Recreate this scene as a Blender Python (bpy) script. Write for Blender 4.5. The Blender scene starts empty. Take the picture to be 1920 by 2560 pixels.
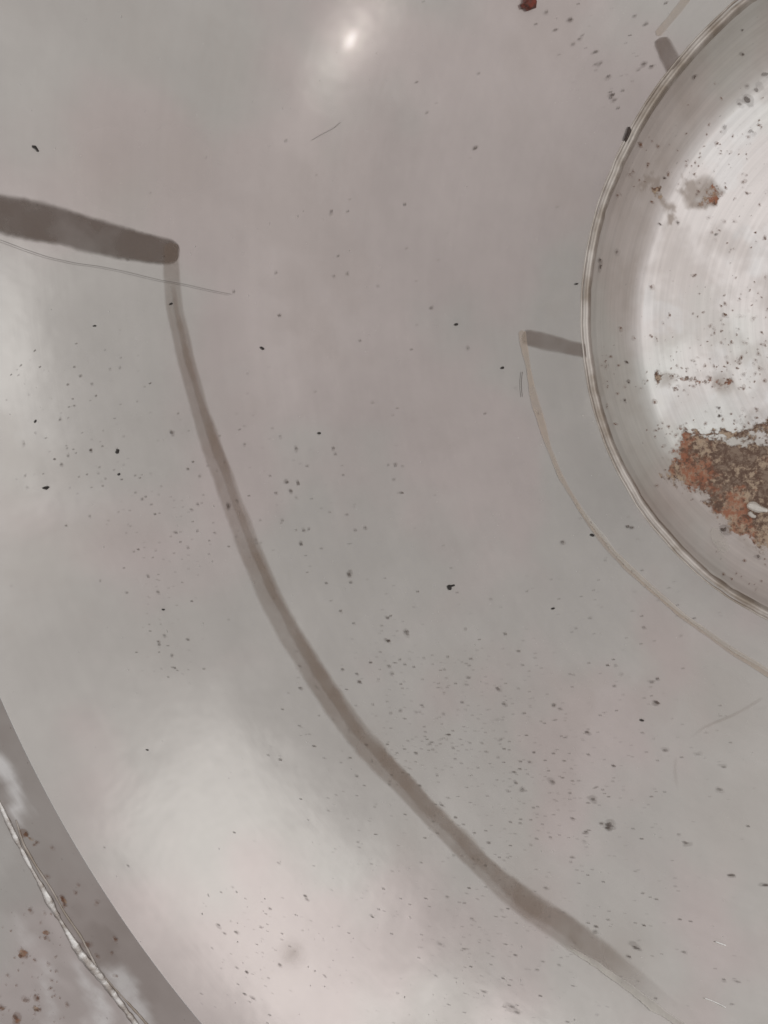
import bpy, math, random
import numpy as np
from mathutils import Vector, Matrix
random.seed(7); rng = np.random.default_rng(11)
scene = bpy.context.scene
S = 0.11                                   # metres per unit: the basin's foot ring has radius S
# ---------------------------------------------------------------- camera
FPX = 1950.0
Cc = np.array([1.577, .583, -2.156])
nz = np.array([-.086, -.126, 1.0]); nz /= np.linalg.norm(nz)
wx = np.array([1.0, 0, 0]); wx -= nz * (wx @ nz); wx /= np.linalg.norm(wx)
wy = np.cross(nz, wx)
M = np.array([wx, wy, nz])                 # rows: world axes seen from the camera
CAM = M @ (-Cc)
cam = bpy.data.cameras.new('camera'); camo = bpy.data.objects.new('camera', cam)
scene.collection.objects.link(camo); scene.camera = camo
mw = Matrix([[*M[0], CAM[0]*S], [*M[1], CAM[1]*S], [*M[2], CAM[2]*S], [0, 0, 0, 1]])
camo.matrix_world = mw
cam.sensor_fit = 'VERTICAL'; cam.sensor_height = 24.0; cam.lens = 24.0*FPX/2560
cam.clip_start = 0.005; cam.clip_end = 50
# ---------------------------------------------------------------- world, exposure
w = bpy.data.worlds.new('World'); scene.world = w; w.use_nodes = True
nt = w.node_tree; nt.nodes.clear()
wo = nt.nodes.new('ShaderNodeOutputWorld'); bg = nt.nodes.new('ShaderNodeBackground')
tc = nt.nodes.new('ShaderNodeTexCoord')
WORLD_DIR = (0.0, 0.0, 1.0)
dp = nt.nodes.new('ShaderNodeVectorMath'); dp.operation = 'DOT_PRODUCT'; dp.inputs[1].default_value = WORLD_DIR
cr = nt.nodes.new('ShaderNodeValToRGB')
for e, (p, c) in zip([cr.color_ramp.elements[0], cr.color_ramp.elements[1], cr.color_ramp.elements.new(.5), cr.color_ramp.elements.new(.7), cr.color_ramp.elements.new(.79)],
                     ((0, .26), (1, .60), (.5, .22), (.7, .40), (.79, .575))):
    e.position = p; e.color = (c, c*.945, c*.925, 1)                # upward gradient, shaped to shade the metal through its reflections
mp = nt.nodes.new('ShaderNodeMapRange'); mp.inputs[1].default_value = -1; mp.inputs[2].default_value = 1
nt.links.new(tc.outputs['Generated'], dp.inputs[0]); nt.links.new(dp.outputs['Value'], mp.inputs[0])
nt.links.new(mp.outputs[0], cr.inputs[0]); nt.links.new(cr.outputs[0], bg.inputs[0]); nt.links.new(bg.outputs[0], wo.inputs[0])
bg.inputs[1].default_value = 1.0
scene.view_settings.view_transform = 'Standard'; scene.view_settings.look = 'None'
scene.view_settings.exposure = 0.06; scene.view_settings.gamma = 1
scene.render.resolution_x = 768; scene.render.resolution_y = 1024
# ---------------------------------------------------------------- profile of the basin
PR = np.array([0.0, .70, .80, .90, .96, 1.00, 1.15, 1.40, 1.65, 1.85, 2.00, 2.10, 2.17, 2.205, 2.22])
PZ = np.array([-.175, -.175, -.168, -.115, -.055, 0.0, .012, .04, .095, .17, .275, .42, .68, 1.0, 1.25])
def pchip(xk, yk):
    h = np.diff(xk); d = np.diff(yk)/h; m = np.zeros_like(xk)
    for i in range(1, len(xk)-1):
        if d[i-1]*d[i] > 0:
            w1 = 2*h[i]+h[i-1]; w2 = h[i]+2*h[i-1]; m[i] = (w1+w2)/(w1/d[i-1]+w2/d[i])
    m[0] = d[0]; m[-1] = d[-1]
    def f(x):
        x = np.asarray(x, float); i = np.clip(np.searchsorted(xk, x)-1, 0, len(xk)-2)
        t = (x-xk[i])/h[i]
        return ((1+2*t)*(1-t)**2*yk[i] + t*(1-t)**2*h[i]*m[i] + t*t*(3-2*t)*yk[i+1] + t*t*(t-1)*h[i]*m[i+1])
    return f
_f = pchip(PR, PZ)
RIM_R, RIM_Z = 2.37, 1.0
def _wall(r):
    t = r-1.0
    return t*(.4345+.197*t)+.035*(1-np.exp(-t/.2))
def H(r):
    r = np.asarray(r, float)
    return np.where(r >= RIM_R, RIM_Z, np.where(r > 1.0, _wall(np.clip(r, 1.0, RIM_R)), _f(np.minimum(r, 1.0))))
def ray(px, py):
    d = np.stack([(np.asarray(px, float)-960)/FPX, -(np.asarray(py, float)-1280)/FPX, -np.ones(np.shape(px))], -1)
    return d @ M.T
def hit(px, py):
    """points (basin units) where the sight lines through these places of the photo meet the basin"""
    px = np.atleast_1d(np.asarray(px, float)); py = np.atleast_1d(np.asarray(py, float))
    d = ray(px, py); lo = np.zeros(len(px)); hi = np.full(len(px), np.nan)
    ts = np.linspace(.3, 4.5, 500)
    prev = np.full(len(px), ts[0])
    done = np.zeros(len(px), bool)
    for t in ts[1:]:
        P = CAM + d*t
        neg = (P[:, 2] < H(np.hypot(P[:, 0], P[:, 1]))) & ~done
        lo[neg] = prev[neg]; hi[neg] = t; done |= neg; prev[:] = t
    hi[~done] = 4.5; lo[~done] = 4.4
    for _ in range(26):
        m = (lo+hi)/2; P = CAM + d*m[:, None]
        neg = P[:, 2] < H(np.hypot(P[:, 0], P[:, 1])); hi = np.where(neg, m, hi); lo = np.where(neg, lo, m)
    return CAM + d*lo[:, None]
def normal(P):
    r = np.hypot(P[:, 0], P[:, 1]); e = 2e-3
    s = (H(r+e)-H(r-e))/(2*e); s = np.where(r > RIM_R-e, 0, s)
    n = np.stack([-s*P[:, 0]/r, -s*P[:, 1]/r, np.ones(len(r))], -1)
    return n/np.linalg.norm(n, axis=1)[:, None]
# ---------------------------------------------------------------- lamps
def lamp(name, px, py, dist, sx, sy, power, col, roll=0, spread=None, shape='RECTANGLE'):
    """an out-of-view area lamp, placed where the metal mirrors it"""
    P = hit([px], [py]); n = normal(P)[0]; P = P[0]
    v = P-CAM; v /= np.linalg.norm(v); r = v-2*(v@n)*n
    L = P+r*dist
    l = bpy.data.lights.new(name, 'AREA'); l.shape = shape; l.size = sx*S; l.size_y = sy*S; l.energy = power; l.color = col
    if spread: l.spread = spread
    o = bpy.data.objects.new(name, l); scene.collection.objects.link(o); o.location = L*S
    up = np.array([0, 0, 1.0])-r*r[2]; up /= np.linalg.norm(up); rt = np.cross(up, r); o.rotation_mode = 'QUATERNION'
    q = Matrix(((rt[0], up[0], r[0]), (rt[1], up[1], r[1]), (rt[2], up[2], r[2]))).to_quaternion()
    o.rotation_quaternion = q @ Matrix.Rotation(roll, 3, 'Z').to_quaternion()
    return o
lamp('window_light', 600, 2150, 2.5, 0.42, .54, .0047, (1.0, .985, .97), roll=.33)
lamp('lower_fill', 1000, 2600, 2.5, .20, .55, .0028, (1, .985, .97), roll=-.1)  # added lamp, brightens the bottom of the wall
lamp('bulb_light', 875, 100, 1.8, .024, .024, .0005, (1, .98, .93), shape='DISK')
lamp('side_fill', -10, 1000, 2.5, .50, .22, .0023, (1, 1, 1), roll=-.25)  # added lamp for the glow at the left edge
lamp('streak_fill', 690, 700, 2.5, .50, .07, .0004, (1, .98, .97))  # added narrow lamp for a pale streak on the wall
lamp('base_light', 1850, 650, 8.0, 3.0, 4.0, .22, (1, .99, .97))
# ---------------------------------------------------------------- helpers
def link(name, me, mat, parent=None):
    o = bpy.data.objects.new(name, me); scene.collection.objects.link(o)
    me.materials.append(mat)
    if parent: o.parent = parent
    return o
def mesh(name, V, F, smooth=True, attrs=None, uv=None):
    me = bpy.data.meshes.new(name); V = np.asarray(V, float)
    F = np.asarray(F, int)
    me.vertices.add(len(V)); me.vertices.foreach_set('co', (V*S).ravel())
    k = F.shape[1]
    me.loops.add(F.size); me.loops.foreach_set('vertex_index', F.ravel())
    me.polygons.add(len(F)); me.polygons.foreach_set('loop_start', np.arange(0, F.size, k)); me.polygons.foreach_set('loop_total', np.full(len(F), k))
    me.update(calc_edges=True); me.validate()
    me.polygons.foreach_set('use_smooth', np.full(len(me.polygons), smooth))
    for kx, a in (attrs or {}).items():
        a = np.asarray(a, float)
        if a.ndim == 1:
            at = me.attributes.new(kx, 'FLOAT', 'POINT'); at.data.foreach_set('value', a)
        else:
            at = me.attributes.new(kx, 'FLOAT_VECTOR', 'POINT'); at.data.foreach_set('vector', a.ravel())
    return me
def gridfaces(nu, nv, wrap=False, base=0):
    i, j = np.meshgrid(np.arange(nu-1), np.arange(nv if wrap else nv-1), indexing='ij')
    j2 = (j+1) % nv
    return (np.stack([i*nv+j, (i+1)*nv+j, (i+1)*nv+j2, i*nv+j2], -1).reshape(-1, 4))+base
def lattice_noise(seed):
    g = np.random.default_rng(seed).random((256, 256))
    def n2(x, y):
        xi = np.floor(x).astype(int); yi = np.floor(y).astype(int); fx = x-xi; fy = y-yi
        fx = fx*fx*(3-2*fx); fy = fy*fy*(3-2*fy); a = g[xi % 256, yi % 256]; b = g[(xi+1) % 256, yi % 256]
        c = g[xi % 256, (yi+1) % 256]; d = g[(xi+1) % 256, (yi+1) % 256]
        return (a*(1-fx)+b*fx)*(1-fy)+(c*(1-fx)+d*fx)*fy
    return n2
def fbm(x, y, f, o=4, seed=1):
    n = lattice_noise(seed); s = 0; a = 1; t = 0
    for k in range(o):
        s = s+a*n(x*f+17*k, y*f+31*k); t += a; a *= .55; f *= 2.03
    return s/t
def sstep(a, b, x): t = np.clip((x-a)/(b-a), 0, 1); return t*t*(3-2*t)
# node helper
class NT:
    def __init__(s, name):
        s.m = bpy.data.materials.new(name); s.m.use_nodes = True; s.t = s.m.node_tree; s.t.nodes.clear()
        s.out = s.t.nodes.new('ShaderNodeOutputMaterial')
    def n(s, ty, **kw):
        x = s.t.nodes.new(ty)
        for k, v in kw.items(): setattr(x, k, v)
        return x
    def l(s, a, b): s.t.links.new(a, b)
    def math(s, op, a, b=None, c=None, clamp=False):
        x = s.n('ShaderNodeMath', operation=op, use_clamp=clamp)
        for i, v in enumerate((a, b, c)):
            if v is None: continue
            if isinstance(v, (int, float)): x.inputs[i].default_value = v
            else: s.l(v, x.inputs[i])
        return x.outputs[0]
    def ss(s, v, a, b, lo=0, hi=1):
        x = s.n('ShaderNodeMapRange', interpolation_type='SMOOTHSTEP')
        x.inputs[1].default_value = a; x.inputs[2].default_value = b; x.inputs[3].default_value = lo; x.inputs[4].default_value = hi
        s.l(v, x.inputs[0]); return x.outputs[0]
    def mix(s, f, a, b):
        x = s.n('ShaderNodeMix', data_type='RGBA')
        for i, v in ((0, f), (6, a), (7, b)):
            if isinstance(v, (int, float)): x.inputs[i].default_value = v
            elif isinstance(v, tuple): x.inputs[i].default_value = (*v, 1)
            else: s.l(v, x.inputs[i])
        return x.outputs[2]
    def attr(s, name, o='Fac'): return s.n('ShaderNodeAttribute', attribute_name=name).outputs[o]
    def noise(s, vec, sc, det=3, rough=.55):
        x = s.n('ShaderNodeTexNoise'); x.inputs['Scale'].default_value = sc; x.inputs['Detail'].default_value = det; x.inputs['Roughness'].default_value = rough
        s.l(vec, x.inputs['Vector']); return x.outputs['Fac']
    def scalev(s, vec, k):
        x = s.n('ShaderNodeVectorMath', operation='MULTIPLY'); s.l(vec, x.inputs[0]); x.inputs[1].default_value = k; return x.outputs[0]
    def bump(s, h, st, d):
        x = s.n('ShaderNodeBump'); x.inputs['Strength'].default_value = st; x.inputs['Distance'].default_value = d; s.l(h, x.inputs['Height']); return x.outputs[0]
    def bsdf(s, col, rough, metal, nor=None, spec=.5, coat=0.0):
        x = s.n('ShaderNodeBsdfPrincipled'); x.inputs['Coat Weight'].default_value = coat; x.inputs['Coat Roughness'].default_value = .05
        for k, v in (('Base Color', col), ('Roughness', rough), ('Metallic', metal), ('Normal', nor), ('Specular IOR Level', spec)):
            if v is None: continue
            if isinstance(v, (int, float)): x.inputs[k].default_value = v
            elif isinstance(v, tuple): x.inputs[k].default_value = (*v, 1)
            else: s.l(v, x.inputs[k])
        return x.outputs[0]
# ---------------------------------------------------------------- steel material (attributes: pol = tangential/radial coords, dens = pitting, stain, rust, haze)
def steel(name, base=(.622, .592, .572), rough=.16, metal=.80, spotk=1.0, brush=1.0, stainc=(.265, .20, .150)):
    m = NT(name); tcx = m.n('ShaderNodeTexCoord').outputs['Object']
    pol = m.attr('pol', 'Vector'); dens = m.attr('dens'); stain_shade = m.attr('stain_shade'); rust = m.attr('rust')
    b1 = m.noise(tcx, 14, 3, .5); b2 = m.noise(tcx, 31, 4, .6); b3 = m.noise(tcx, 130, 4, .65)
    col = m.mix(m.ss(b1, .44, .56), (base[0]*.975, base[1]*1.0, base[2]*.985), (base[0]*1.015, base[1]*.975, base[2]*.975))
    k = m.math('MULTIPLY_ADD', m.math('SUBTRACT', b2, .5), .22, 1.0); k = m.math('MULTIPLY_ADD', m.math('SUBTRACT', b3, .5), .10, k)
    hs = m.n('ShaderNodeVectorMath', operation='SCALE'); m.l(col, hs.inputs[0]); m.l(k, hs.inputs['Scale']); col = hs.outputs[0]
    # brownish and grey tarnish, with some shade painted in
    col = m.mix(m.math('MULTIPLY', stain_shade, m.ss(b2, .25, .7, .55, 1)), col, stainc)
    pale = m.attr('pale'); col = m.mix(m.math('MULTIPLY', pale, m.ss(b3, .3, .6, .4, 1)), col, (.70, .69, .685))
    if True:
        sv = m.noise(m.scalev(pol, (16, 520, 1)), 1.0, 4, .65)
        h2 = m.n('ShaderNodeVectorMath', operation='SCALE'); m.l(col, h2.inputs[0]); m.l(m.ss(sv, .25, .75, .90 if brush > 1 else .988, 1.05 if brush > 1 else 1.01), h2.inputs['Scale']); col = h2.outputs[0]
    spot_total = None
    for i, (sc, th, soft) in enumerate(((640, .27, .14), (1500, .30, .18))):
        v = m.n('ShaderNodeTexVoronoi', feature='F1'); v.inputs['Scale'].default_value = sc
        dn = m.n('ShaderNodeTexNoise'); dn.inputs['Scale'].default_value = sc*2.2; dn.inputs['Detail'].default_value = 2
        pv = m.scalev(pol, (1, 1.75, 1)); m.l(pv, dn.inputs['Vector'])
        ad = m.n('ShaderNodeVectorMath', operation='MULTIPLY_ADD'); m.l(dn.outputs['Color'], ad.inputs[0]); ad.inputs[1].default_value = (.6/sc,)*3; m.l(pv, ad.inputs[2])
        m.l(ad.outputs[0], v.inputs['Vector'])
        sep = m.n('ShaderNodeSeparateColor'); m.l(v.outputs['Color'], sep.inputs[0])
        # chance that a cell holds a pit grows with the density
        keep = m.math('LESS_THAN', sep.outputs[0], m.math('MULTIPLY', dens, (.22, .16)[i]*spotk))
        size = m.math('MULTIPLY_ADD', sep.outputs[1], th*.62, th*.22)
        d = m.math('DIVIDE', v.outputs['Distance'], size)
        sp = m.math('MULTIPLY', m.ss(d, .35, 1.0, 1, 0), keep)
        sp = m.math('MULTIPLY', sp, m.math('MULTIPLY_ADD', sep.outputs[2], .7, .25))
        spot_total = sp if spot_total is None else m.math('MAXIMUM', spot_total, sp)
    col = m.mix(m.math('MULTIPLY', spot_total, .6), col, (.085, .066, .055))
    # rust
    rn = m.noise(tcx, 210, 6, .75); rn2 = m.noise(tcx, 620, 4, .7); rn3 = m.noise(tcx, 120, 5, .72)
    rv = m.math('MULTIPLY_ADD', m.math('SUBTRACT', rn, .5), 1.7, rust)
    rmask = m.math('MULTIPLY', m.ss(rv, .42, .62), m.ss(rust, .02, .12))
    rc = m.mix(m.ss(m.math('MULTIPLY_ADD', rn2, .45, m.math('MULTIPLY', rn3, .55)), .45, .57), (.115, .066, .045), (.40, .30, .215))
    rc = m.mix(m.math('MULTIPLY', m.ss(m.noise(tcx, 62, 5, .75), .49, .60), m.ss(rn2, .36, .58, .1, .85)), rc, (.29, .095, .045))
    rc = m.mix(m.math('MULTIPLY', m.ss(rn3, .44, .34), .4), rc, (.42, .33, .25))
    col = m.mix(rmask, col, rc)
    dirt = m.math('MAXIMUM', rmask, m.math('MULTIPLY', spot_total, .9))
    dirt = m.math('MAXIMUM', dirt, m.math('MULTIPLY', stain_shade, .6))
    ro = m.math('MULTIPLY_ADD', m.math('SUBTRACT', b2, .5), .18, rough)
    ro = m.math('MULTIPLY_ADD', dirt, .42, ro, clamp=True)
    me = m.math('MULTIPLY', m.math('SUBTRACT', 1.0, dirt), metal)
    br = m.noise(m.scalev(pol, (60, 1500, 1)), 1.0, 3, .6)
    hgt = m.math('MULTIPLY_ADD', br, .012*brush, m.math('MULTIPLY', b2, .6))
    hgt = m.math('MULTIPLY_ADD', b1, 1.6, hgt); hgt = m.math('MULTIPLY_ADD', spot_total, -.12, hgt)
    hgt = m.math('MULTIPLY_ADD', m.math('MULTIPLY', rmask, rn2), 1.6, hgt)
    nor = m.bump(hgt, .35, .0006)
    m.l(m.bsdf(col, ro, me, nor, .5, .3 if brush < 1.5 else 0.0), m.out.inputs[0]); return m.m
M_WALL = steel('basin_steel'); M_BASE = steel('base_steel', base=(.66, .64, .62), rough=.36, metal=.6, brush=2.2)
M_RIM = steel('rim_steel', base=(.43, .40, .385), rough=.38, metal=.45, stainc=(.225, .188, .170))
def plain(name, col, rough, metal, col2=None, nsc=400, bump=0):
    m = NT(name); t = m.n('ShaderNodeTexCoord').outputs['Object']; f = m.noise(t, nsc, 4, .6)
    c = m.mix(m.ss(f, .35, .65), col, col2 or tuple(x*1.3 for x in col))
    m.l(m.bsdf(c, rough, metal, m.bump(f, bump, .0005) if bump else None), m.out.inputs[0]); return m.m
M_RING = plain('seam_bead_steel', (.47, .43, .395), .34, .8, (.27, .225, .185), 70, .5)
M_WELD = plain('weld_bead_steel', (.66, .64, .62), .24, .9, (.33, .29, .26), 330, .8)
def film(name, col, alpha, rough=.5, metal=0.0, col2=None, rag=0.0, soft=.42):
    """thin see-through layer: attribute 'edge' is its thickness, 0 at the outline"""
    m = NT(name); t = m.n('ShaderNodeTexCoord').outputs['Object']
    e = m.attr('edge'); k = m.attr('tone'); n1 = m.noise(t, 90, 4, .6); n2 = m.noise(t, 700, 3, .6)
    a = m.math('MULTIPLY_ADD', m.math('SUBTRACT', n2, .5), .25, e)
    if rag: a = m.math('MULTIPLY_ADD', m.math('SUBTRACT', m.noise(t, 260, 5, .7), .5), rag, a)
    a = m.math('MULTIPLY', m.ss(a, .05, soft), m.math('MULTIPLY', k, m.ss(n1, .3, .7, alpha*.74, min(1, alpha*1.18))))
    c = m.mix(n1, col, col2 or tuple(x*1.25 for x in col))
    tr = m.n('ShaderNodeBsdfTransparent').outputs[0]; mx = m.n('ShaderNodeMixShader')
    m.l(a, mx.inputs[0]); m.l(tr, mx.inputs[1]); m.l(m.bsdf(c, rough, metal), mx.inputs[2]); m.l(mx.outputs[0], m.out.inputs[0])
    return m.m
M_BAR = film('dark_film', (.15, .116, .097), .68, .42, .25, soft=.75)
M_SMALLBAR = film('grey_film', (.205, .158, .132), .44, .42, .3, soft=.9)
M_TAPE = film('taupe_film', (.25, .182, .138), .30, .42, .3, rag=.3, soft=.8)
M_CORE = film('brown_film', (.25, .17, .115), .24, .45, .2, rag=.9, soft=1.1)
M_PALE = film('tan_film', (.50, .41, .33), .40, .5, .1, rag=.5)
M_WHITE = film('pale_scuff', (.62, .59, .54), .6, .5, .2, rag=1.6)
M_SPOT = film('dark_spot', (.085, .056, .042), .85, .6, rag=1.0)
M_RSPOT = film('rust_spot', (.19, .095, .055), .75, .7, rag=1.0)
M_BLUE = film('whitish_smear', (.66, .69, .74), .62, .45, .1, rag=2.0)
# ---------------------------------------------------------------- the basin
basin = bpy.data.objects.new('steel_basin', None); scene.collection.objects.link(basin)
basin['label'] = 'big shallow stainless steel basin, pitted and rust stained, filling the whole picture'
basin['category'] = 'basin'
def px_field(P):
    """project basin points to photo places, only used to look up the traced stain positions"""
    q = (P-CAM) @ M; z = np.minimum(q[:, 2], -1e-3)
    return 960+FPX*q[:, 0]/-z, 1280-FPX*q[:, 1]/-z, q[:, 2] < -1e-2
# blotch list on the basin, (photo x, y, radius x, radius y, strength) -> converted to surface positions
def blobs(P, lst):
    out = np.zeros(len(P))
    for (x, y, rr, s) in lst:
        c = hit([x, x+rr], [y, y]); rad = np.linalg.norm(c[1]-c[0])
        out = np.maximum(out, s*np.exp(-(np.linalg.norm(P-c[0], axis=1)/rad)**2))
    return out
DENS = [(1130, 1850, 260, 1.0), (1350, 2050, 280, 1.0), (1000, 1650, 230, .8), (1500, 1750, 240, .75), (1650, 1450, 230, .55),
        (760, 1240, 230, .5), (960, 1560, 150, .55), (420, 1350, 170, .6), (430, 1620, 120, .5), (1520, 150, 140, .6), (1450, 60, 90, .5),
        (260, 1000, 220, .42), (620, 2330, 130, .6), (1200, 2250, 260, .8), (1300, 2500, 200, .8), (1600, 2200, 260, .6), (900, 800, 300, .25),
        (700, 600, 300, .2), (1250, 1200, 260, .25), (1000, 300, 400, .15), (1850, 2000, 260, .5), (1000, 2300, 260, .5), (1900, 1650, 160, .5)]
STAIN_REFL = [(290, 430, 150, .22), (450, 400, 130, .20), (330, 330, 90, .06), (1330, 2240, 60, .25), (930, 1870, 60, .2), (1560, 2380, 70, .25), (1800, 1750, 120, .22), (1830, 2050, 130, .15), (560, 170, 120, .12),  # leading blobs paint in the dark reflection above the left bar
         (720, 2100, 60, .05), (730, 2385, 22, .3), (420, 1600, 90, .1), (1020, 2110, 60, .12), (340, 120, 110, .12), (850, 430, 130, .08)]
def revolve(rs, zs, nth, attr_fn, wob=0):
    th = np.linspace(0, 2*math.pi, nth, endpoint=False)
    R, T = np.meshgrid(rs, th, indexing='ij'); Z = np.repeat(np.asarray(zs)[:, None], nth, 1)
    V = np.stack([R*np.cos(T), R*np.sin(T), Z], -1).reshape(-1, 3)
    F = gridfaces(len(rs), nth, True)[:, ::-1]
    pol = np.stack([T*R.mean()*S, R*S, Z*S], -1).reshape(-1, 3)
    at = attr_fn(V); at['pol'] = pol
    return V, F, at
def wall_attr(V):
    return {'dens': .06+blobs(V, DENS)*(.5+fbm(V[:, 0], V[:, 1], 5, 3, 5)), 'stain_shade': np.maximum(blobs(V, STAIN_REFL), .13*sstep(.54, .70, fbm(V[:, 0]+8, V[:, 1]+2, 3.2, 5, 71))), 'rust': np.zeros(len(V))}
rs = np.concatenate([np.linspace(1.006, 2.3, 130), np.linspace(2.308, 2.364, 8), [2.3685, 2.3695, 2.37]])
zs = H(rs)
# rolled edge and back face, so the sheet has thickness
rs2 = np.concatenate([rs, [2.3706, 2.371]]); zs2 = np.concatenate([zs, [.9995, .998]])
back = rs[::-6]; bz = H(back)-.03; br_ = back+.012
rs2 = np.concatenate([rs2, br_[br_ > 0]]); zs2 = np.concatenate([zs2, np.minimum(bz, .98)])
V, F, at = revolve(rs2, zs2, 720, wall_attr)
link('wall', mesh('wall', V, F, True, at), M_WALL, basin)
# base plate inside the foot ring
BR = [(1935, 1200, 165, 1.25), (1850, 1150, 110, 1.1), (1780, 1130, 55, .9), (1725, 1180, 45, .75), (1900, 1290, 110, 1.0), (1960, 1390, 90, .9), (1745, 1115, 26, .95),
      (1650, 950, 32, .62), (1720, 958, 26, .42), (1790, 940, 45, .52), (1880, 940, 22, .4), (1860, 1055, 40, .5), (1920, 1050, 40, .55), (1700, 1075, 26, .5), (1770, 1070, 26, .3),
      (1645, 505, 16, .6), (1740, 478, 40, .42), (1675, 530, 14, .5), (1640, 450, 30, .35), (1575, 420, 22, .5), (1553, 410, 14, .5), (1500, 930, 26, .42), (1515, 1010, 26, .38)]
BD = [(1850, 850, 180, .8), (1800, 420, 150, .8), (1850, 700, 250, .4), (1700, 900, 100, .7), (1530, 420, 60, .6), (1880, 1000, 120, .8), (1800, 1250, 120, .5),
      (1500, 950, 60, .7), (1650, 640, 120, .35), (1750, 250, 130, .5), (1900, 1420, 80, .5), (1740, 1060, 60, .5)]
BS = [(1740, 470, 52, .62), (1640, 455, 42, .55), (1565, 415, 34, .45), (1500, 960, 46, .42), (1530, 1040, 46, .35), (1660, 955, 40, .35), (1800, 945, 60, .35),
      (1900, 1050, 70, .4), (1850, 1190, 150, .6), (1930, 1330, 120, .55), (1620, 1240, 60, .22), (1700, 1330, 60, .22), (1490, 620, 60, .12), (1480, 760, 60, .15), (1540, 250, 80, .1)]
def poly_mask(V, pts, soft): return poly_xy(V[:, :2], hit([p[0] for p in pts], [p[1] for p in pts])[:, :2], soft)
def poly_xy(X, P, soft):
    A = P; B = np.roll(P, -1, 0); d = np.full(len(X), 9.0); ins = np.zeros(len(X), bool)
    for a, b in zip(A, B):
        ab = b-a; t = np.clip(((X-a)@ab)/(ab@ab), 0, 1); d = np.minimum(d, np.linalg.norm(X-a-t[:, None]*ab, axis=1))
        c = (a[1] > X[:, 1]) != (b[1] > X[:, 1]); xi = (b[0]-a[0])*(X[:, 1]-a[1])/(b[1]-a[1]+1e-12)+a[0]; ins ^= c & (X[:, 0] < xi)
    return sstep(-soft, soft, np.where(ins, d, -d))
RUSTP = [([(1715, 1095), (1790, 1105), (1860, 1098), (1990, 1115), (1990, 1440), (1920, 1372), (1860, 1325), (1800, 1275), (1745, 1215), (1685, 1192), (1705, 1160), (1728, 1140)], .085, 1.35),
         ([(1628, 935), (1665, 932), (1700, 945), (1830, 926), (1856, 955), (1720, 966), (1630, 967)], .016, .50),
         ([(1672, 1072), (1760, 1066), (1850, 1046), (1960, 1036), (1960, 1068), (1860, 1080), (1700, 1086)], .016, .66),
         ([(1735, 440), (1775, 440), (1795, 480), (1770, 500), (1725, 505)], .018, .55), ([(1630, 500), (1660, 480), (1662, 512), (1640, 520)], .012, .6)]
STAINP = [([(1700, 440), (1762, 428), (1792, 470), (1775, 502), (1715, 512), (1698, 480)], .010, .75), ([(1606, 452), (1650, 446), (1656, 480), (1650, 508), (1692, 522), (1682, 545), (1640, 520), (1630, 474), (1606, 492)], .009, .7),
          ([(1540, 400), (1590, 408), (1580, 435), (1530, 440)], .012, .5), ([(1700, 1090), (1990, 1105), (1990, 1450), (1900, 1370), (1790, 1280), (1690, 1195)], .03, .7)]
def base_attr(V):
    wx_ = V.copy(); n = fbm(V[:, 0]+9, V[:, 1]+9, 9, 4, 3)-.5; n2 = fbm(V[:, 0]+19, V[:, 1]+3, 9, 4, 4)-.5
    wx_[:, 0] += n*.09; wx_[:, 1] += n2*.09
    st = .22*sstep(.48, .66, fbm(V[:, 0]+5, V[:, 1]+8, 6, 5, 18)); st = st+sstep(.22, .36, blobs(wx_, BS))*.42*(.6+fbm(V[:, 0]+5, V[:, 1]+5, 14, 3, 8))
    w2 = V.copy(); n3 = fbm(V[:, 0]+2, V[:, 1]+4, 40, 4, 33)-.5; w2[:, 0] += n*.09+n3*.06; w2[:, 1] += n2*.09-n3*.05
    rr = np.hypot(V[:, 0], V[:, 1]); st = np.maximum(st, sstep(.80, .86, rr+n*.08)*(.20+.46*fbm(V[:, 0]+2, V[:, 1]+6, 10, 4, 51)))  # cove ring: grime, with the cove's shade painted in
    pale = poly_mask(w2, [(1640, 972), (1990, 962), (1990, 1030), (1700, 1064), (1664, 1050)], .02)*.4+.5*sstep(.50, .64, fbm(V[:, 0]+15, V[:, 1]+3, 7, 5, 61))*(rr < .8)  # horizontal pale band is a painted reflection, the patches are mottling
    ru = blobs(wx_, BR)*.5
    for pp, so, am in RUSTP: ru = np.maximum(ru, poly_mask(w2, pp, so)*am*(.72+.5*fbm(V[:, 0]+1, V[:, 1]+1, 16, 4, 93) if am > 1 else 1))
    for pp, so, am in STAINP: st = np.maximum(st, poly_mask(w2, pp, so)*am)
    return {'dens': .12+blobs(V, BD), 'stain_shade': st, 'rust': ru, 'pale': np.clip(pale, 0, 1)}
rs = np.concatenate([np.linspace(.004, .70, 150), np.linspace(.704, .996, 90)])
V, F, at = revolve(rs, H(rs), 900, base_attr)
me = mesh('base_plate', V, F, True, at); link('base_plate', me, M_BASE, basin)
# foot ring bead: double rolled seam
def ring_bead(name, R0, z0, prof, mat, parent, wob, nth=1400, seed=3):
    th = np.linspace(0, 2*math.pi, nth, endpoint=False); n = lattice_noise(seed)
    dr = (n(th*9, th*0+1.5)-.5)*wob+(n(th*31, th*0+4.5)-.5)*wob*.4; dh = 1+(n(th*40, th*0+7.5)-.5)*.5
    V = []
    for (a, b) in prof:
        r = R0+a+dr; V.append(np.stack([r*np.cos(th), r*np.sin(th), z0+b*dh], -1))
    V = np.array(V).reshape(-1, 3); F = gridfaces(len(prof), nth, True)[:, ::-1]
    return link(name, mesh(name, V, F), mat, parent)
prof = [(-.018, -.022), (-.012, -.006), (-.005, .000), (.001, -.001), (.006, -.005), (.010, .0005), (.0135, .003), (.0175, -.003)]
ring_bead('seam_ring', 1.002, .009, prof, M_RING, basin, .006)
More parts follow.
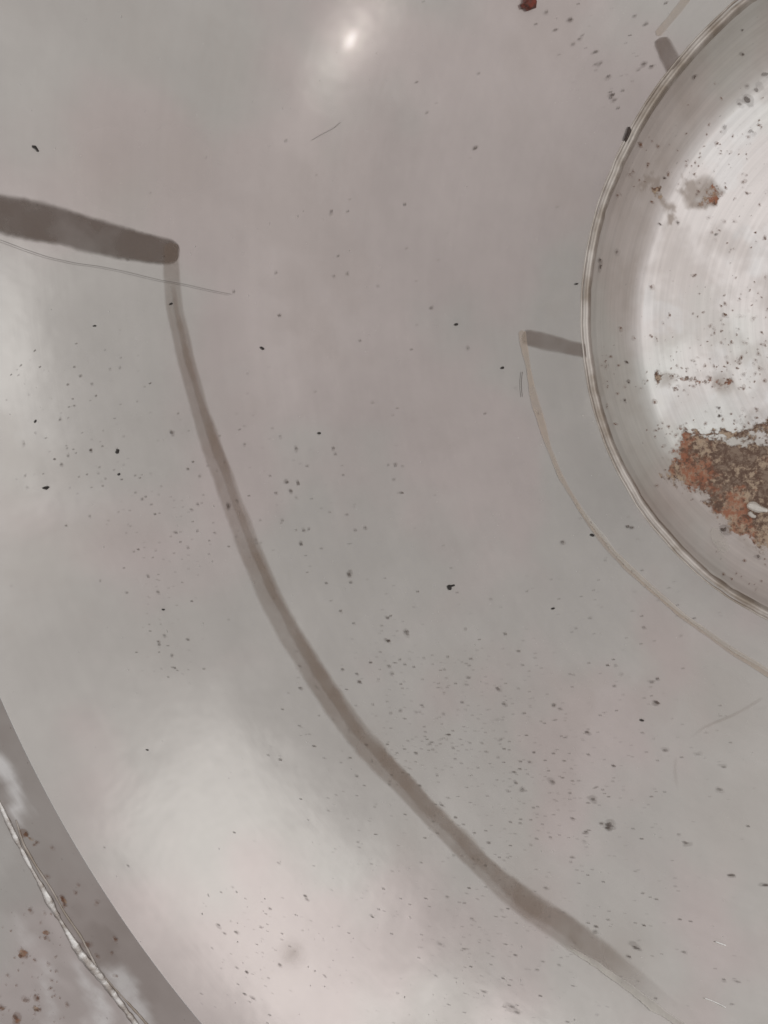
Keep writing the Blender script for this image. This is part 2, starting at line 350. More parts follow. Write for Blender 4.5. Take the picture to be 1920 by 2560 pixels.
# rim flange with a weld bead
BEAD = [(-60, 1870), (4, 2020), (37, 2090), (74, 2163), (107, 2221), (135, 2274), (164, 2323), (205, 2389), (242, 2430), (283, 2483), (340, 2560), (430, 2680)]
def rim_attr(V):
    wv = V.copy(); wv[:, 0] += (fbm(V[:, 0]+9, V[:, 1]+9, 8, 4, 13)-.5)*.06; wv[:, 1] += (fbm(V[:, 0]+1, V[:, 1]+9, 8, 4, 14)-.5)*.06
    def fb(lst):
        out = np.zeros(len(V))
        for (x, y, rr, s) in lst:
            d = ray([x, x+rr], [y, y]); t = (RIM_Z-CAM[2])/d[:, 2]; c = CAM+d*t[:, None]
            out = np.maximum(out, s*np.exp(-(np.linalg.norm((wv-c[0])[:, :2], axis=1)/np.linalg.norm(c[1]-c[0]))**2))
        return out
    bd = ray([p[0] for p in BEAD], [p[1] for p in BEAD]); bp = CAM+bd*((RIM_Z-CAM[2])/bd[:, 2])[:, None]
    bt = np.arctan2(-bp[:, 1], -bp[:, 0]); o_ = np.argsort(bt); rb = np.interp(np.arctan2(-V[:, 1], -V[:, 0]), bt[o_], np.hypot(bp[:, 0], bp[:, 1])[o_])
    band = 1-sstep(-.012, .004, np.hypot(V[:, 0], V[:, 1])-rb+.02*fbm(V[:, 0], V[:, 1], 25, 3, 77)-.01)  # dark inner flange: discolouration with its shade painted in
    pale = np.zeros(len(V))
    for pp, am in (([(-40, 1830), (8, 1876), (37, 1925), (40, 1985), (66, 2030), (50, 2046), (28, 2008), (18, 1960), (0, 1950), (-40, 1930)], .75), ([(245, 2425), (296, 2408), (330, 2452), (372, 2535), (410, 2610), (350, 2610), (290, 2490)], .55),
                   ([(185, 2395), (225, 2450), (262, 2520), (310, 2610), (250, 2610), (210, 2500)], .6), ([(110, 2400), (122, 2400), (150, 2600), (115, 2600)], .45), ([(40, 2280), (60, 2300), (95, 2350), (70, 2360)], .35)):
        q = ray([p[0] for p in pp], [p[1] for p in pp]); q = CAM+q*((RIM_Z-CAM[2])/q[:, 2])[:, None]
        w3 = V[:, :2]+np.stack([fbm(V[:, 0]+1, V[:, 1], 30, 4, 41)-.5, fbm(V[:, 0]+5, V[:, 1], 30, 4, 42)-.5], -1)*.05
        pale = np.maximum(pale, poly_xy(w3, q[:, :2], .014)*am)
    rust = fb([(55, 2390, 22, .75), (90, 2495, 14, .7), (60, 2500, 14, .4), (35, 2545, 22, .6), (0, 2520, 12, .5), (100, 2530, 14, .5), (110, 2340, 14, .4),
               (62, 2090, 14, .7), (88, 2110, 10, .6), (158, 2250, 12, .75), (290, 2355, 10, .6), (75, 2275, 12, .3), (150, 2300, 14, .35)])
    stain_shade = fb([(252, 2362, 46, 1.5), (225, 2340, 35, 1.1), (190, 2270, 40, .45), (150, 2210, 50, .4), (60, 2400, 70, .4), (120, 2350, 60, .45), (80, 2180, 60, .3), (150, 2480, 60, .35), (30, 2100, 60, .3), (30, 2480, 60, .4)])
    return {'dens': .35+.5*fbm(V[:, 0], V[:, 1], 4, 3, 2), 'stain_shade': np.clip(sstep(.3, .6, stain_shade)*.6+.30*sstep(.42, .62, fbm(V[:, 0]+3, V[:, 1]+7, 9, 4, 21))*(1-band)+band*(.70+.3*fbm(V[:, 0], V[:, 1], 12, 4, 91)), 0, 1), 'rust': rust*1.3, 'pale': pale}
rs = np.concatenate([np.linspace(2.3702, 3.15, 150), [3.16, 3.16]]); zs = np.concatenate([np.full(150, 1.001), [.99, .9]])
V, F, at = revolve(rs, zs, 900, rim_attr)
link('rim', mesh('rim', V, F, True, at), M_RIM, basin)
# ---------------------------------------------------------------- traced films on the steel
def resample(pts, step):
    p = np.array(pts, float); d = np.r_[0, np.cumsum(np.hypot(*np.diff(p[:, :2], axis=0).T))]
    n = max(3, int(d[-1]/step)); t = np.linspace(0, d[-1], n)
    q = np.stack([np.interp(t, d, p[:, k]) for k in range(p.shape[1])], -1)
    for k in range(p.shape[1]):                                    # soften the corners of the trace
        for _ in range(6):
            q[1:-1, k] = q[1:-1, k]*.5+(q[:-2, k]+q[2:, k])*.25
    return q
def plane_hit(px, py, z):
    d = ray(px, py); t = (z-CAM[2])/d[:, 2]; return CAM+d*t[:, None]
def ribbon(name, pts, mat, off=.0012, step=7, na=17, ragged=.06, seed=1, tone=1.0, cap=(True, True), thick=.0006, plane=None, label=None, fade=(0, 0)):
    """pts: (x, y, width); a film lying on the metal, thicker in the middle"""
    q = resample(pts, step); t = np.gradient(q[:, :2], axis=0); t /= np.linalg.norm(t, axis=1)[:, None]; nn = np.stack([-t[:, 1], t[:, 0]], -1)
    n = lattice_noise(seed); L = np.arange(len(q))*step
    wl = q[:, 2]/2*(1+(n(L/60, L*0+.5)-.5)*ragged*2+(n(L/17, L*0+3.5)-.5)*ragged); wr = q[:, 2]/2*(1+(n(L/55, L*0+9.5)-.5)*ragged*2+(n(L/15, L*0+6.5)-.5)*ragged)
    s = np.linspace(-1, 1, na); X = []; Y = []; E = []
    capl = q[0, 2]/2*.9; d0 = L; d1 = L[-1]-L
    ce = np.ones(len(q))
    if cap[0]: ce = np.minimum(ce, np.sqrt(np.clip(1-(1-np.clip(d0/capl, 0, 1))**3, 0, 1)))
    if cap[1]: ce = np.minimum(ce, np.sqrt(np.clip(1-(1-np.clip(d1/capl, 0, 1))**3, 0, 1)))
    fd = np.ones(len(q))
    if fade[0]: fd *= sstep(0, fade[0], d0+1)
    if fade[1]: fd *= sstep(0, fade[1], d1+1)
    for k in s:
        ww = np.where(k < 0, wl, wr)*ce*k
        X.append(q[:, 0]+nn[:, 0]*ww); Y.append(q[:, 1]+nn[:, 1]*ww)
        e = (1-abs(k))*np.ones(len(q)); e = np.minimum(e*2.2, 1)
        if cap[0]: e = np.minimum(e, np.clip(d0/(capl*.25), 0, 1))
        if cap[1]: e = np.minimum(e, np.clip(d1/(capl*.25), 0, 1))
        E.append(e)
    X = np.array(X).T; Y = np.array(Y).T; E = np.array(E).T
    if plane is None: P = hit(X.ravel(), Y.ravel()); N = normal(P)
    else: P = plane_hit(X.ravel(), Y.ravel(), plane); N = np.tile([0, 0, 1.0], (len(P), 1))
    P = P+N*(off+thick*E.ravel()[:, None])
    F = gridfaces(len(q), na)
    o = link(name, mesh(name, P, F, True, {'edge': E.ravel(), 'tone': np.repeat(fd*tone, na)}), mat, basin)
    if label: o['label'] = label
    return o
# outer pair: dark bar running up the wall, long curved strip starting at its end
ribbon('wall_bar', [(-120, 505, 112), (0, 535, 112), (90, 553, 118), (160, 567, 106), (230, 590, 104), (300, 607, 96), (360, 620, 84), (420, 630, 78), (452, 634, 74)],
       M_BAR, off=.001, ragged=.05, seed=4, label='thick dark brown bar on the left wall', cap=(False, True))
BIG = [(428, 605, 46), (427, 640, 44), (430, 700, 50), (436, 769, 50), (463, 892, 52), (496, 1015, 52), (537, 1138, 60), (590, 1281, 64), (632, 1394, 66), (681, 1508, 70), (732, 1596, 72),
       (783, 1678, 72), (842, 1768, 74), (905, 1850, 74), (960, 1912, 72), (1020, 1975, 66), (1080, 2040, 64), (1140, 2100, 62), (1200, 2160, 62), (1256, 2212, 74), (1322, 2262, 84), (1404, 2318, 88), (1486, 2376, 80), (1568, 2440, 74), (1650, 2505, 66), (1760, 2590, 60)]
ribbon('wall_strip', BIG, M_TAPE, off=.0018, ragged=.07, seed=9, label='long wide taupe strip sweeping down to the lower right', cap=(True, False), fade=(0, 500))
core = [(430, 690, 14), (441, 780, 16), (468, 892, 20), (505, 1015, 22), (548, 1138, 30), (598, 1281, 22), (636, 1380, 22), (680, 1480, 24), (735, 1580, 30), (790, 1672, 36), (848, 1762, 36), (912, 1848, 34), (965, 1905, 40), (1026, 1965, 46), (1088, 2030, 52), (1150, 2090, 46), (1215, 2160, 40), (1262, 2205, 60), (1330, 2262, 56), (1404, 2308, 60), (1486, 2370, 62), (1560, 2430, 44), (1650, 2505, 30)]
ribbon('brown_core', core, M_CORE, off=.0026, ragged=.3, seed=13, fade=(60, 420))
ribbon('scuff_line', [(1390, 2350, 8), (1480, 2405, 16), (1560, 2462, 24), (1630, 2515, 26), (1720, 2580, 22)], M_WHITE, off=.0034, ragged=.4, seed=3, fade=(80, 0), label='pale scraped line beside the long strip')
# inner pair beside the foot ring
ribbon('wall_bar', [(1302, 842, 48), (1340, 848, 50), (1380, 858, 50), (1420, 868, 44), (1475, 880, 44)], M_SMALLBAR, off=.001, seed=6, ragged=.09, label='short grey brown bar touching the seam ring', cap=(True, False))
ribbon('wall_strip', [(1303, 824, 20), (1308, 860, 22), (1318, 905, 13), (1328, 960, 16), (1338, 1010, 22), (1352, 1055, 24), (1372, 1120, 13), (1400, 1190, 14), (1425, 1233, 10), (1461, 1290, 12), (1500, 1347, 16), (1540, 1390, 18), (1580, 1430, 20),
       (1634, 1478, 18), (1703, 1538, 16), (1773, 1588, 18), (1847, 1638, 20), (1930, 1690, 20), (1990, 1722, 20)], M_PALE, off=.0018, seed=7, ragged=.22, label='narrow tan strip curving beside the seam ring', cap=(True, False), fade=(0, 0))
ribbon('scuff_line', [(1430, 1238, 7), (1461, 1286, 9), (1540, 1386, 11), (1634, 1474, 11), (1703, 1534, 9), (1773, 1584, 11), (1847, 1634, 12), (1990, 1718, 13)], M_WHITE, off=.003, ragged=.5, seed=17, tone=.6, fade=(80, 0), label='pale thin line along the lower half of the narrow tan strip')
ribbon('wall_bar', [(1648, 92, 46), (1658, 115, 52), (1676, 146, 54), (1688, 170, 58)], M_SMALLBAR, off=.001, seed=8, ragged=.09, label='stubby dark bar at the top of the seam ring', cap=(True, False), tone=1.25)
ribbon('wall_strip', [(1640, 90, 18), (1665, 60, 20), (1692, 28, 22), (1718, -5, 22), (1745, -45, 22)], M_PALE, off=.0018, seed=5, ragged=.15, label='short tan strip leaving the picture at the top', cap=(True, False), tone=.9)
# on the rim
ZR = 1.001
beadpts = BEAD
def weld(name, pts, rad, mat, seed, plane, parent):
    q = resample([(x, y) for x, y in pts], 5); P = plane_hit(q[:, 0], q[:, 1], plane); T = np.gradient(P, axis=0); T /= np.linalg.norm(T, axis=1)[:, None]
    B = np.cross(T, [0, 0, 1.0]); n = lattice_noise(seed); L = np.arange(len(q))*1.0; rr = rad*(.45+.45*n(L/2.2, L*0)+.9*n(L/14, L*0+5)**1.5); k = 12; V = []
    for a in np.linspace(0, 2*math.pi, k, endpoint=False):
        V.append(P+B*(np.cos(a)*rr)[:, None]+np.outer(np.sin(a)*rr*.6, [0, 0, 1.0]))
    V = np.array(V).transpose(1, 0, 2).reshape(-1, 3)
    F = gridfaces(len(q), k, False); j = np.arange(len(q)-1)
    F = np.concatenate([F, np.stack([j*k+k-1, (j+1)*k+k-1, (j+1)*k, j*k], -1)])
    return link(name, mesh(name, V, F), mat, parent)
rimo = bpy.data.objects['rim']
weld('weld_bead', beadpts, .0062, M_WELD, 5, ZR, rimo)
weld('raised_scratch', [(40, 2050), (58, 2110), (90, 2165), (130, 2225), (160, 2280), (205, 2345), (245, 2425), (290, 2475), (350, 2540), (400, 2600)], .0022, M_RING, 8, ZR, rimo)
# ---------------------------------------------------------------- soft spots lying in the steel: one decal mesh each for the uncountable pitting
def spot_geo(px, py, a, b, ang, seed, ring=12):
    r = np.random.default_rng(seed); th = np.linspace(0, 2*math.pi, ring, endpoint=False)
    k = 1+.6*np.convolve(np.tile(r.normal(size=ring), 3), [.25, .5, .25], 'same')[ring:2*ring]; k = np.clip(k, .35, 1.7)
    X = [px]; Y = [py]; E = [1.0]
    for f, e in ((.55, .85), (1.0, 0.0)):
        u = np.cos(th)*a*k*f; v = np.sin(th)*b*k*f
        X += list(px+u*math.cos(ang)-v*math.sin(ang)); Y += list(py+u*math.sin(ang)+v*math.cos(ang)); E += [e]*ring
    F = []
    for i in range(ring):
        j = (i+1) % ring; F.append((0, 1+i, 1+j)); F.append((1+i, 1+ring+i, 1+ring+j)); F.append((1+i, 1+ring+j, 1+j))
    return np.array(X), np.array(Y), np.array(E), np.array(F)
def spots(name, lst, mat, off=.0042, parent=None, stuff=False, plane=None):
    XX, YY, EE, FF, TT = [], [], [], [], []; b0 = 0
    l2 = []
    for q in lst:
        if q[2] > 3.2: l2 += [(q[0], q[1], q[2]*1.25, q[3]*1.4, q[4], q[5]*.38), (q[0]+q[2]*random.uniform(-.3, .3), q[1]+q[3]*random.uniform(-.3, .3), q[2]*.6, q[3]*.6, q[4], min(1.1, q[5]*1.25))]
        else: l2.append(q[:5]+(q[5],))
    for i, (x, y, a, b, ang, tone) in enumerate(l2):
        X, Y, E, F = spot_geo(x, y, a, b, ang, i*7+3); XX.append(X); YY.append(Y); EE.append(E); FF.append(F+b0); TT.append(np.full(len(X), tone)); b0 += len(X)
    X = np.concatenate(XX); Y = np.concatenate(YY)
    if plane is None: P = hit(X, Y); P = P+normal(P)*off
    else: P = plane_hit(X, Y, plane+.0015)
    o = link(name, mesh(name, P, np.concatenate(FF), True, {'edge': np.concatenate(EE), 'tone': np.concatenate(TT)}), mat, parent or basin)
    if stuff: o['kind'] = 'stuff'
    return o
def tang(x, y):                                                      # grain direction in the picture, around the foot ring
    return math.atan2(y-760, x-2170)+math.pi/2
L_ = []
def sp(x, y, a, b=None, tone=1.0, ang=None): L_.append((x, y, a, b or a*.6, tang(x, y) if ang is None else ang, tone))
for x, y, a, tone in ((718, 1205, 12, .9), (745, 1210, 12, .9), (727, 1228, 9, .7), (690, 1232, 8, .6), (875, 1436, 13, .8), (877, 1456, 10, .6), (570, 1265, 14, 1), (592, 1252, 7, .6),
    (968, 1544, 11, .8), (970, 1602, 12, 1), (1015, 1583, 18, .45), (1012, 1580, 8, .7), (740, 1245, 7, .5), (753, 1360, 10, .8), (760, 1327, 12, .5), (832, 1120, 9, .7), (740, 1123, 9, .6), (768, 1166, 7, .5), (675, 1190, 6, .5), (912, 1319, 7, .7),
    (888, 1326, 8, .5), (650, 1300, 6, .5), (706, 1301, 6, .5), (884, 1558, 7, .7), (972, 1665, 8, .7), (980, 1686, 10, .4), (988, 1163, 8, .6), (1006, 1165, 6, .4), (985, 1198, 7, .6), (1211, 1034, 9, .6), (827, 530, 9, .6), (869, 528, 7, .6), (1011, 512, 8, .6),
    (1187, 370, 10, .8), (1197, 183, 8, .5), (1067, 283, 8, .4), (1077, 770, 8, .6), (1170, 870, 9, .6), (835, 690, 9, .5), (868, 685, 8, .6), (944, 715, 8, .4), (699, 788, 10, .7), (715, 352, 10, .5), (690, 682, 9, .5), (430, 1082, 10, .8), (585, 730, 9, .6),
    (611, 1110, 9, .5), (1407, 1355, 12, .6), (1570, 1315, 10, .8), (1578, 1320, 9, .8), (1568, 1318, 8, .6), (1630, 1705, 12, .6), (1640, 1757, 14, .9), (1470, 1830, 12, .8), (1604, 1800, 8, .9), (1533, 1915, 10, .8), (1290, 1957, 10, .8), (1305, 1974, 12, .6), (1380, 1955, 16, .5),
    (1480, 1997, 20, .6), (1525, 2063, 26, .55), (1520, 2070, 12, .8), (1505, 2060, 10, .6), (1466, 2080, 10, .7), (1432, 2047, 9, .7), (1718, 2110, 20, .55), (1365, 2220, 10, .6), (1590, 2368, 22, .6), (1594, 2372, 10, .6), (1572, 2392, 10, .6), (1520, 2300, 9, .4), (1910, 2212, 18, .6),
    (1710, 2380, 10, .4), (1830, 2190, 18, .5), (1830, 2510, 8, .7), (1280, 2520, 28, .4), (1295, 2530, 14, .5), (1210, 2480, 14, .4), (1843, 2455, 16, .35), (930, 2290, 10, .6), (958, 2222, 8, .6), (763, 2240, 9, .7), (768, 2248, 7, .6), (617, 2430, 9, .8), (612, 2485, 8, .8),
    (632, 2495, 10, .5), (592, 2420, 7, .6), (545, 2312, 12, .5), (590, 2330, 10, .4), (697, 2158, 7, .5), (262, 2120, 5, .8), (321, 2164, 8, .5), (1340, 60, 9, .6), (1365, 30, 14, .5), (1424, 48, 13, .7), (1387, 75, 9, .7), (1450, 98, 12, .4), (1455, 90, 8, .5), (1488, 130, 12, .6),
    (1497, 160, 16, .35), (1432, 110, 12, .3), (1522, 190, 9, .6), (1530, 236, 14, .8), (1526, 230, 8, .8), (1527, 245, 8, .6), (1536, 250, 12, .5), (1556, 228, 9, .5), (1545, 270, 9, .5), (1608, 160, 12, .5), (1630, 165, 10, .6), (1595, 175, 9, .4), (1587, 40, 10, .4), (1612, 60, 14, .35), (1490, 160, 10, .4),
    (1520, 195, 12, .4), (1660, 1875, 18, .35), (1745, 1885, 16, .3), (1808, 1915, 16, .45), (1800, 1975, 20, .3), (1245, 1722, 12, .8), (1260, 1760, 10, .7), (1400, 1772, 10, .5), (500, 1190, 9, .4), (470, 1370, 7, .5), (395, 1480, 10, .4), (370, 1440, 8, .5), (412, 1590, 9, .5), (398, 1612, 7, .8), (430, 1640, 8, .5), (225, 1290, 8, .4),
    (410, 640, 5, .5), (150, 1050, 7, .6), (60, 1110, 10, .35), (88, 1082, 9, .35), (170, 1140, 7, .5), (230, 960, 7, .5), (275, 922, 6, .6), (300, 920, 6, .6), (700, 1090, 9, .4), (610, 1065, 6, .4), (640, 1350, 7, .4), (1100, 2360, 14, .3), (1090, 2440, 10, .3), (820, 1995, 5, .4)):
    sp(x, y, a*.6, a*.32, tone*.85)
spots('pit_marks', L_, M_SPOT, stuff=True)
# clustered small pitting
L_ = []
for (cx, cy, sx, sy, n) in ((1150, 1850, 190, 150, 260), (1330, 2030, 170, 150, 260), (1000, 1620, 150, 130, 70), (1500, 1800, 200, 140, 130), (1560, 1450, 140, 100, 50), (420, 1340, 90, 100, 70), (420, 1620, 50, 60, 30), (760, 1220, 160, 140, 60),
    (1540, 170, 60, 110, 30), (230, 980, 120, 130, 60), (640, 2350, 60, 110, 50), (1220, 2420, 150, 100, 90), (1620, 2250, 170, 160, 90), (900, 900, 350, 400, 50), (350, 1180, 120, 90, 60), (820, 1900, 120, 120, 30), (1000, 2350, 250, 130, 60), (1050, 1750, 110, 90, 70)):
    for _ in range(n):
        x = random.gauss(cx, sx); y = random.gauss(cy, sy)
        if not (-40 < x < 1960 and -40 < y < 2600): continue
        if math.hypot(x-2150, y-800) < 760 or (y > 1735+2.0*x-90 and x < 500): continue
        a = random.choice((1.7, 1.9, 2.2, 2.5, 3.0, 3.8))*random.uniform(.8, 1.2); L_.append((x, y, a, a*random.uniform(.4, .75), tang(x, y)+random.gauss(0, .25), random.uniform(.3, .9)**1.8))
spots('pitting', L_, M_SPOT, stuff=True)
# rust freckles and water marks on the base plate
L_ = []
for (cx, cy, sx, sy, n) in ((1860, 860, 70, 60, 90), (1800, 400, 90, 70, 80), (1690, 900, 60, 60, 50), (1850, 1060, 70, 25, 60), (1760, 950, 90, 20, 60), (1700, 1080, 50, 14, 22), (1560, 400, 40, 50, 30), (1510, 960, 25, 60, 30), (1850, 650, 80, 120, 40), (1860, 1420, 50, 60, 30), (1720, 1130, 40, 40, 30)):
    for _ in range(n):
        x = random.gauss(cx, sx); y = random.gauss(cy, sy); P = hit([x], [y])[0]
        if math.hypot(P[0], P[1]) > .97 or x > 2000: continue
        a = random.choice((2.6, 3.2, 4, 5.5))*random.uniform(.8, 1.3); L_.append((x, y, a, a*.7, random.uniform(0, 3), random.uniform(.25, .95)**1.8))
spots('rust_freckles', L_, M_RSPOT, off=.002, stuff=True)
L_ = [(1895, 224, 12, 10, 0, .35), (1912, 188, 14, 11, 0, .3), (1868, 250, 10, 12, 2, .5), (1868, 215, 7, 6, 0, .3), (1848, 260, 9, 7, 0, .3), (1880, 330, 12, 9, 0, .25), (1735, 192, 7, 4, 2, .6), (1855, 135, 5, 4, 0, .6), (1855, 75, 4, 3, 0, .9), (1810, 320, 12, 6, 2, .2), (1650, 560, 5, 4, 0, .7), (1695, 557, 5, 4, 0, .6),
      (1790, 585, 4, 3, 0, .8), (1660, 445, 4, 3, 0, .9), (1797, 1040, 6, 5, 0, .8), (1797, 1020, 5, 4, 0, .6), (1500, 665, 10, 4, 1.7, .6), (1498, 650, 6, 3, 1.7, .6), (1565, 905, 5, 3, 1, .9), (1572, 955, 4, 3, 1, .9), (1542, 630, 9, 6, 1.7, .3), (1562, 1002, 6, 4, 1, .6), (1810, 1325, 12, 9, .6, .6), (1895, 1392, 8, 6, 0, .4)]
R_ = [(x, y, a, a*.75, .6, t) for x, y, a, t in ((55, 2390, 11, 1), (84, 2400, 6, .6), (62, 2500, 8, .5), (92, 2497, 8, .9), (38, 2548, 12, .9), (100, 2525, 6, .8), (168, 2512, 6, .5), (62, 2086, 9, 1), (92, 2106, 7, .7), (84, 2112, 5, .6), (158, 2248, 9, 1), (162, 2264, 6, .9),
      (118, 2190, 7, .5), (75, 2276, 8, .4), (113, 2343, 9, .5), (290, 2350, 7, .8), (243, 2390, 6, .6), (279, 2382, 5, .6), (215, 2362, 12, .6), (3, 2520, 7, .7), (30, 2570, 9, .7), (20, 2440, 6, .4), (130, 2120, 6, .35), (190, 2232, 7, .4), (196, 2214, 5, .4), (240, 2255, 8, .3), (120, 2410, 6, .35), (290, 2440, 6, .4))]
R_ += [(random.uniform(-20, 160), random.uniform(2280, 2570), a, a*.7, 1.0, random.uniform(.2, .7)) for a in [random.uniform(2, 4.5) for _ in range(50)]]
R_ = [q for q in R_ if q[1] > 2010]
spots('rust_freckles', R_, M_RSPOT, parent=rimo, stuff=True, plane=ZR)
spots('water_marks', L_, M_SPOT, off=.0024, stuff=True)
ribbon('pale_patch', [(1778, 1318, 20), (1790, 1340, 36), (1810, 1365, 40), (1820, 1380, 24)], M_WHITE, off=.002, ragged=.6, seed=31, tone=.5)
fl = ribbon('white_flake', [(1864, 1262, 12), (1880, 1268, 24), (1900, 1272, 22), (1918, 1278, 16)], M_WHITE, off=.006, ragged=.9, seed=37, tone=1.3, thick=.008, step=3)
ribbon('white_flake', [(1868, 1280, 7), (1876, 1290, 11), (1888, 1292, 6)], M_WHITE, off=.006, ragged=.9, seed=41, tone=1.2, thick=.006, step=2, label='smaller white flake below the larger one in the rust')
fl['label'] = 'ragged white flake stuck in the rust patch'
# rust blister on the rim/wall top is loose matter: see debris below
# ---------------------------------------------------------------- loose debris on the steel: each a thing of its own
def solid(name, px, py, outline, hgt, mat, label, cat, ang=0, group=None):
    """outline: list of (u, v) photo pixels about (px, py), extruded into a small crumb standing on the metal"""
    o2 = [(px+u*math.cos(ang)-v*math.sin(ang), py+u*math.sin(ang)+v*math.cos(ang)) for u, v in outline]
    X = np.array([a for a, b in o2]); Y = np.array([b for a, b in o2]); P = hit(X, Y); N = normal(P); c = P.mean(0)
    k = len(P); top = c+(P-c)*.7+N*hgt; mid = c+(P-c)*1.0+N*hgt*.6; low = P+N*.0005
    ctr = (c+N.mean(0)*hgt*1.1)[None]
    V = np.concatenate([low, mid, top, ctr])
    F = []
    for i in range(k):
        j = (i+1) % k
        F += [(i, j, k+j), (i, k+j, k+i), (k+i, k+j, 2*k+j), (k+i, 2*k+j, 2*k+i), (2*k+i, 2*k+j, 3*k)]
    loc = c.copy(); o = link(name, mesh(name, V-loc, np.array(F), False), mat); o.location = loc*S
    o['label'] = label; o['category'] = cat
    if group: o['group'] = group
    return o
def rock(a, b, n, seed):
    r = np.random.default_rng(seed); t = np.linspace(0, 2*math.pi, n, endpoint=False); k = r.uniform(.65, 1.2, n); return [(a*math.cos(x)*y, b*math.sin(x)*y) for x, y in zip(t, k)]
M_BLACK = plain('black_grit', (.012, .010, .009), .6, 0, (.04, .03, .026), 3000, .3)
M_REDCHIP = plain('red_rust_chip', (.20, .035, .018), .45, 0, (.07, .02, .012), 900, .8)
M_FIBRE = plain('dark_hair', (.10, .085, .075), .5, 0)
M_FAINT = plain('faint_lint', (.22, .20, .18), .5, 0)
M_LINT = plain('white_lint', (.8, .8, .78), .7, 0)
M_INSECT = plain('dark_brown_scrap', (.03, .018, .015), .5, 0, (.07, .05, .04), 1500, .4)
G = 'black specks of grit lying on the steel'
for (x, y, a, b, ang, lab) in (
    (115, 1220, 10, 5, -.1, 'largest black grit flake, near the left edge below two smaller specks'),
    (293, 1129, 5, 7, .2, 'upper black grit crumb of the stacked pair left of the long strip'),
    (297, 1186, 4, 4, 0, 'small round black crumb directly below the crumb left of the long strip'),
    (427, 760, 4, 3.5, 0, 'round black speck stuck on the upper end of the long taupe strip'),
    (655, 871, 7, 2, .7, 'thin slanting black sliver just right of the long strip'),
    (797, 1083, 4.5, 3.5, .6, 'small black chip alone on the open steel, right of the middle of the long strip'),
    (1140, 811, 4.5, 4, .3, 'black speck left and above the short bar by the seam ring'),
    (1255, 920, 3.4, 4, 0, 'tiny black speck left of the narrow tan strip'),
    (1480, 1338, 6.5, 3.2, .7, 'elongated black speck touching the narrow tan strip'),
    (1382, 1521, 4, 3.2, .2, 'black speck in the open steel below the narrow tan strip'),
    (1604, 1801, 6, 2.6, .6, 'black sliver beside the long faint scratches at lower right'),
    (408, 1524, 3.6, 3, 0, 'small black speck left of the long strip, above the bright glow'),
    (236, 815, 4.5, 2, .3, 'tiny black comma shaped speck below the hair'),
    (1440, 710, 3, 2.6, 0, 'tiny black speck just left of the seam ring'),
    (368, 1875, 2.6, 2.6, 0, 'pinpoint black speck at the upper edge of the bright glow'),
    (88, 1053, 3.2, 4.5, .2, 'small black grain at the far left, above the largest flake')):
    solid('grit_speck', x, y, rock(a*.85, b*.85, 9, int(x+y)), .007, M_BLACK, lab, 'grit', ang, G)
solid('grit_hook', 1128, 1467, [(-10, -2), (-6, -5), (0, -4), (6, -6), (8, -2), (2, 0), (-4, 0), (-5, 4), (-2, 8), (-6, 8), (-9, 3)], .007, M_BLACK, 'black hook shaped crumb in the middle of the open steel', 'grit', 0)
solid('rust_chip', 1318, 8, [(-14, 14), (-18, 4), (-10, -2), (-8, -16), (4, -18), (14, -14), (18, -2), (16, 14), (8, 16), (0, 20), (-6, 14)], .02, M_REDCHIP, 'dark red rust chip at the top edge', 'chip', 0)
solid('dark_scrap', 1567, 337, [(4, -20), (8, -12), (5, -4), (0, 8), (-5, 18), (-8, 14), (-4, 2), (0, -8)], .010, M_INSECT, 'dark brown elongated scrap lying against the seam ring', 'scrap', 0)
solid('dark_scrap', 88, 370, [(-8, -6), (0, -5), (5, 2), (9, 9), (6, 9), (0, 1), (-7, -2)], .006, M_BLACK, 'tiny bent dark scrap in the upper left', 'scrap', 0)
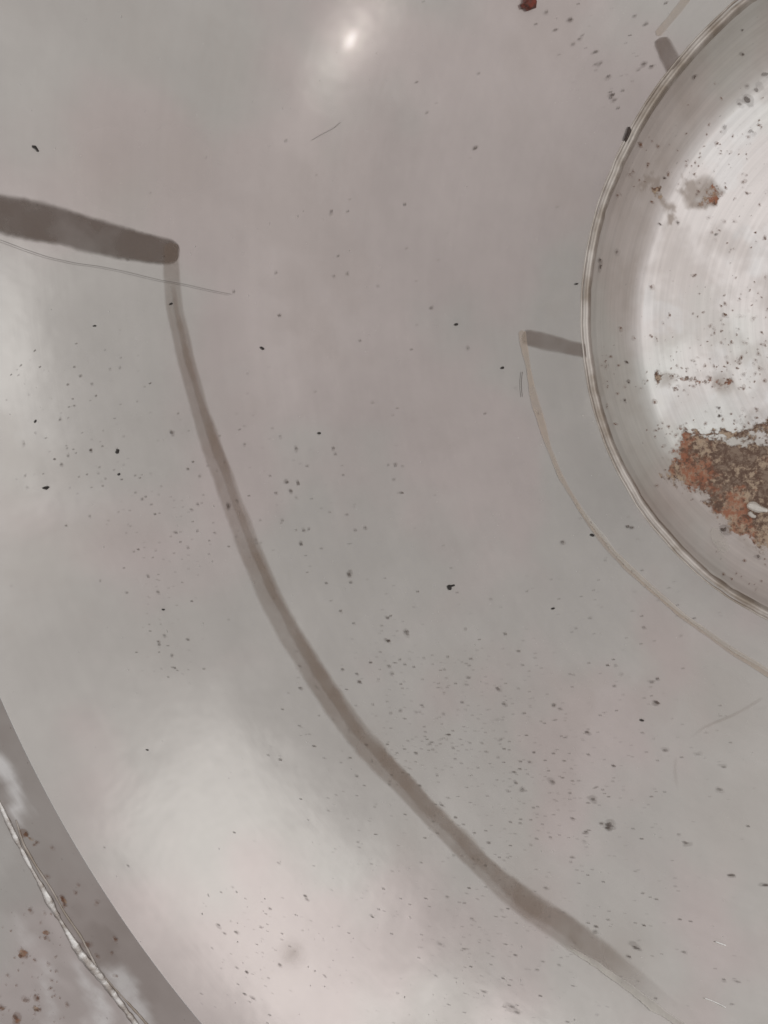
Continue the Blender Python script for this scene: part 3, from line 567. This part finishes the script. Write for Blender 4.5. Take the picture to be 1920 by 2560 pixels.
def fibre(name, pts, rad, mat, label, cat, lift=.004):
    q = resample([(x, y) for x, y in pts], 6); P = hit(q[:, 0], q[:, 1]); P = P+normal(P)*lift; c = P[0].copy()
    cu = bpy.data.curves.new(name, 'CURVE'); cu.dimensions = '3D'; s = cu.splines.new('POLY'); s.points.add(len(P)-1)
    for i, p in enumerate(P): s.points[i].co = (*((p-c)*S), 1)
    cu.bevel_depth = rad*S; cu.bevel_resolution = 1
    o = bpy.data.objects.new('tmp', cu); scene.collection.objects.link(o); dg = bpy.context.evaluated_depsgraph_get()
    me = bpy.data.meshes.new_from_object(o.evaluated_get(dg)); bpy.data.objects.remove(o)
    me.materials.clear(); r = link(name, me, mat); r.location = c*S; r['label'] = label; r['category'] = cat; return r
fibre('hair', [(-60, 580), (0, 602), (60, 625), (120, 645), (190, 660), (245, 667), (310, 680), (370, 695), (400, 702), (460, 712), (520, 726), (575, 737)], .00042, M_FIBRE, 'long thin dark hair lying under the thick dark bar', 'hair', .008)
fibre('lint_fibre', [(780, 350), (800, 338), (815, 330), (835, 322), (850, 306)], .0004, M_FAINT, 'short faint wisp of lint in the upper middle', 'fibre')
fibre('lint_fibre', [(1304, 930), (1301, 950), (1301, 972), (1304, 992)], .0008, M_FIBRE, 'tiny upright dark fibre left of the narrow tan strip', 'fibre')
fibre('lint_fibre', [(1787, 2354), (1800, 2359), (1812, 2363)], .0014, M_LINT, 'short white lint fibre at the right edge of the lower steel', 'fibre')
fibre('lint_fibre', [(1760, 2495), (1785, 2504), (1812, 2518)], .0010, M_LINT, 'longer white lint fibre near the bottom right corner', 'fibre')
for pts, lab in (([(1910, 1742), (1880, 1762), (1840, 1785), (1790, 1805), (1755, 1820), (1720, 1850)], 1), ([(1925, 1765), (1900, 1772), (1878, 1775)], 2)):
    ribbon('faint_scratch', [(x, y, 9-3*(i > 3)) for i, (x, y) in enumerate(pts)], M_TAPE, off=.003, ragged=.4, seed=lab+60, tone=.35, fade=(20, 60))
ribbon('faint_scratch', [(1692, 1885, 8), (1686, 1920, 8), (1690, 1960, 8), (1700, 1980, 5)], M_TAPE, off=.003, ragged=.4, seed=66, tone=.22, fade=(20, 40))
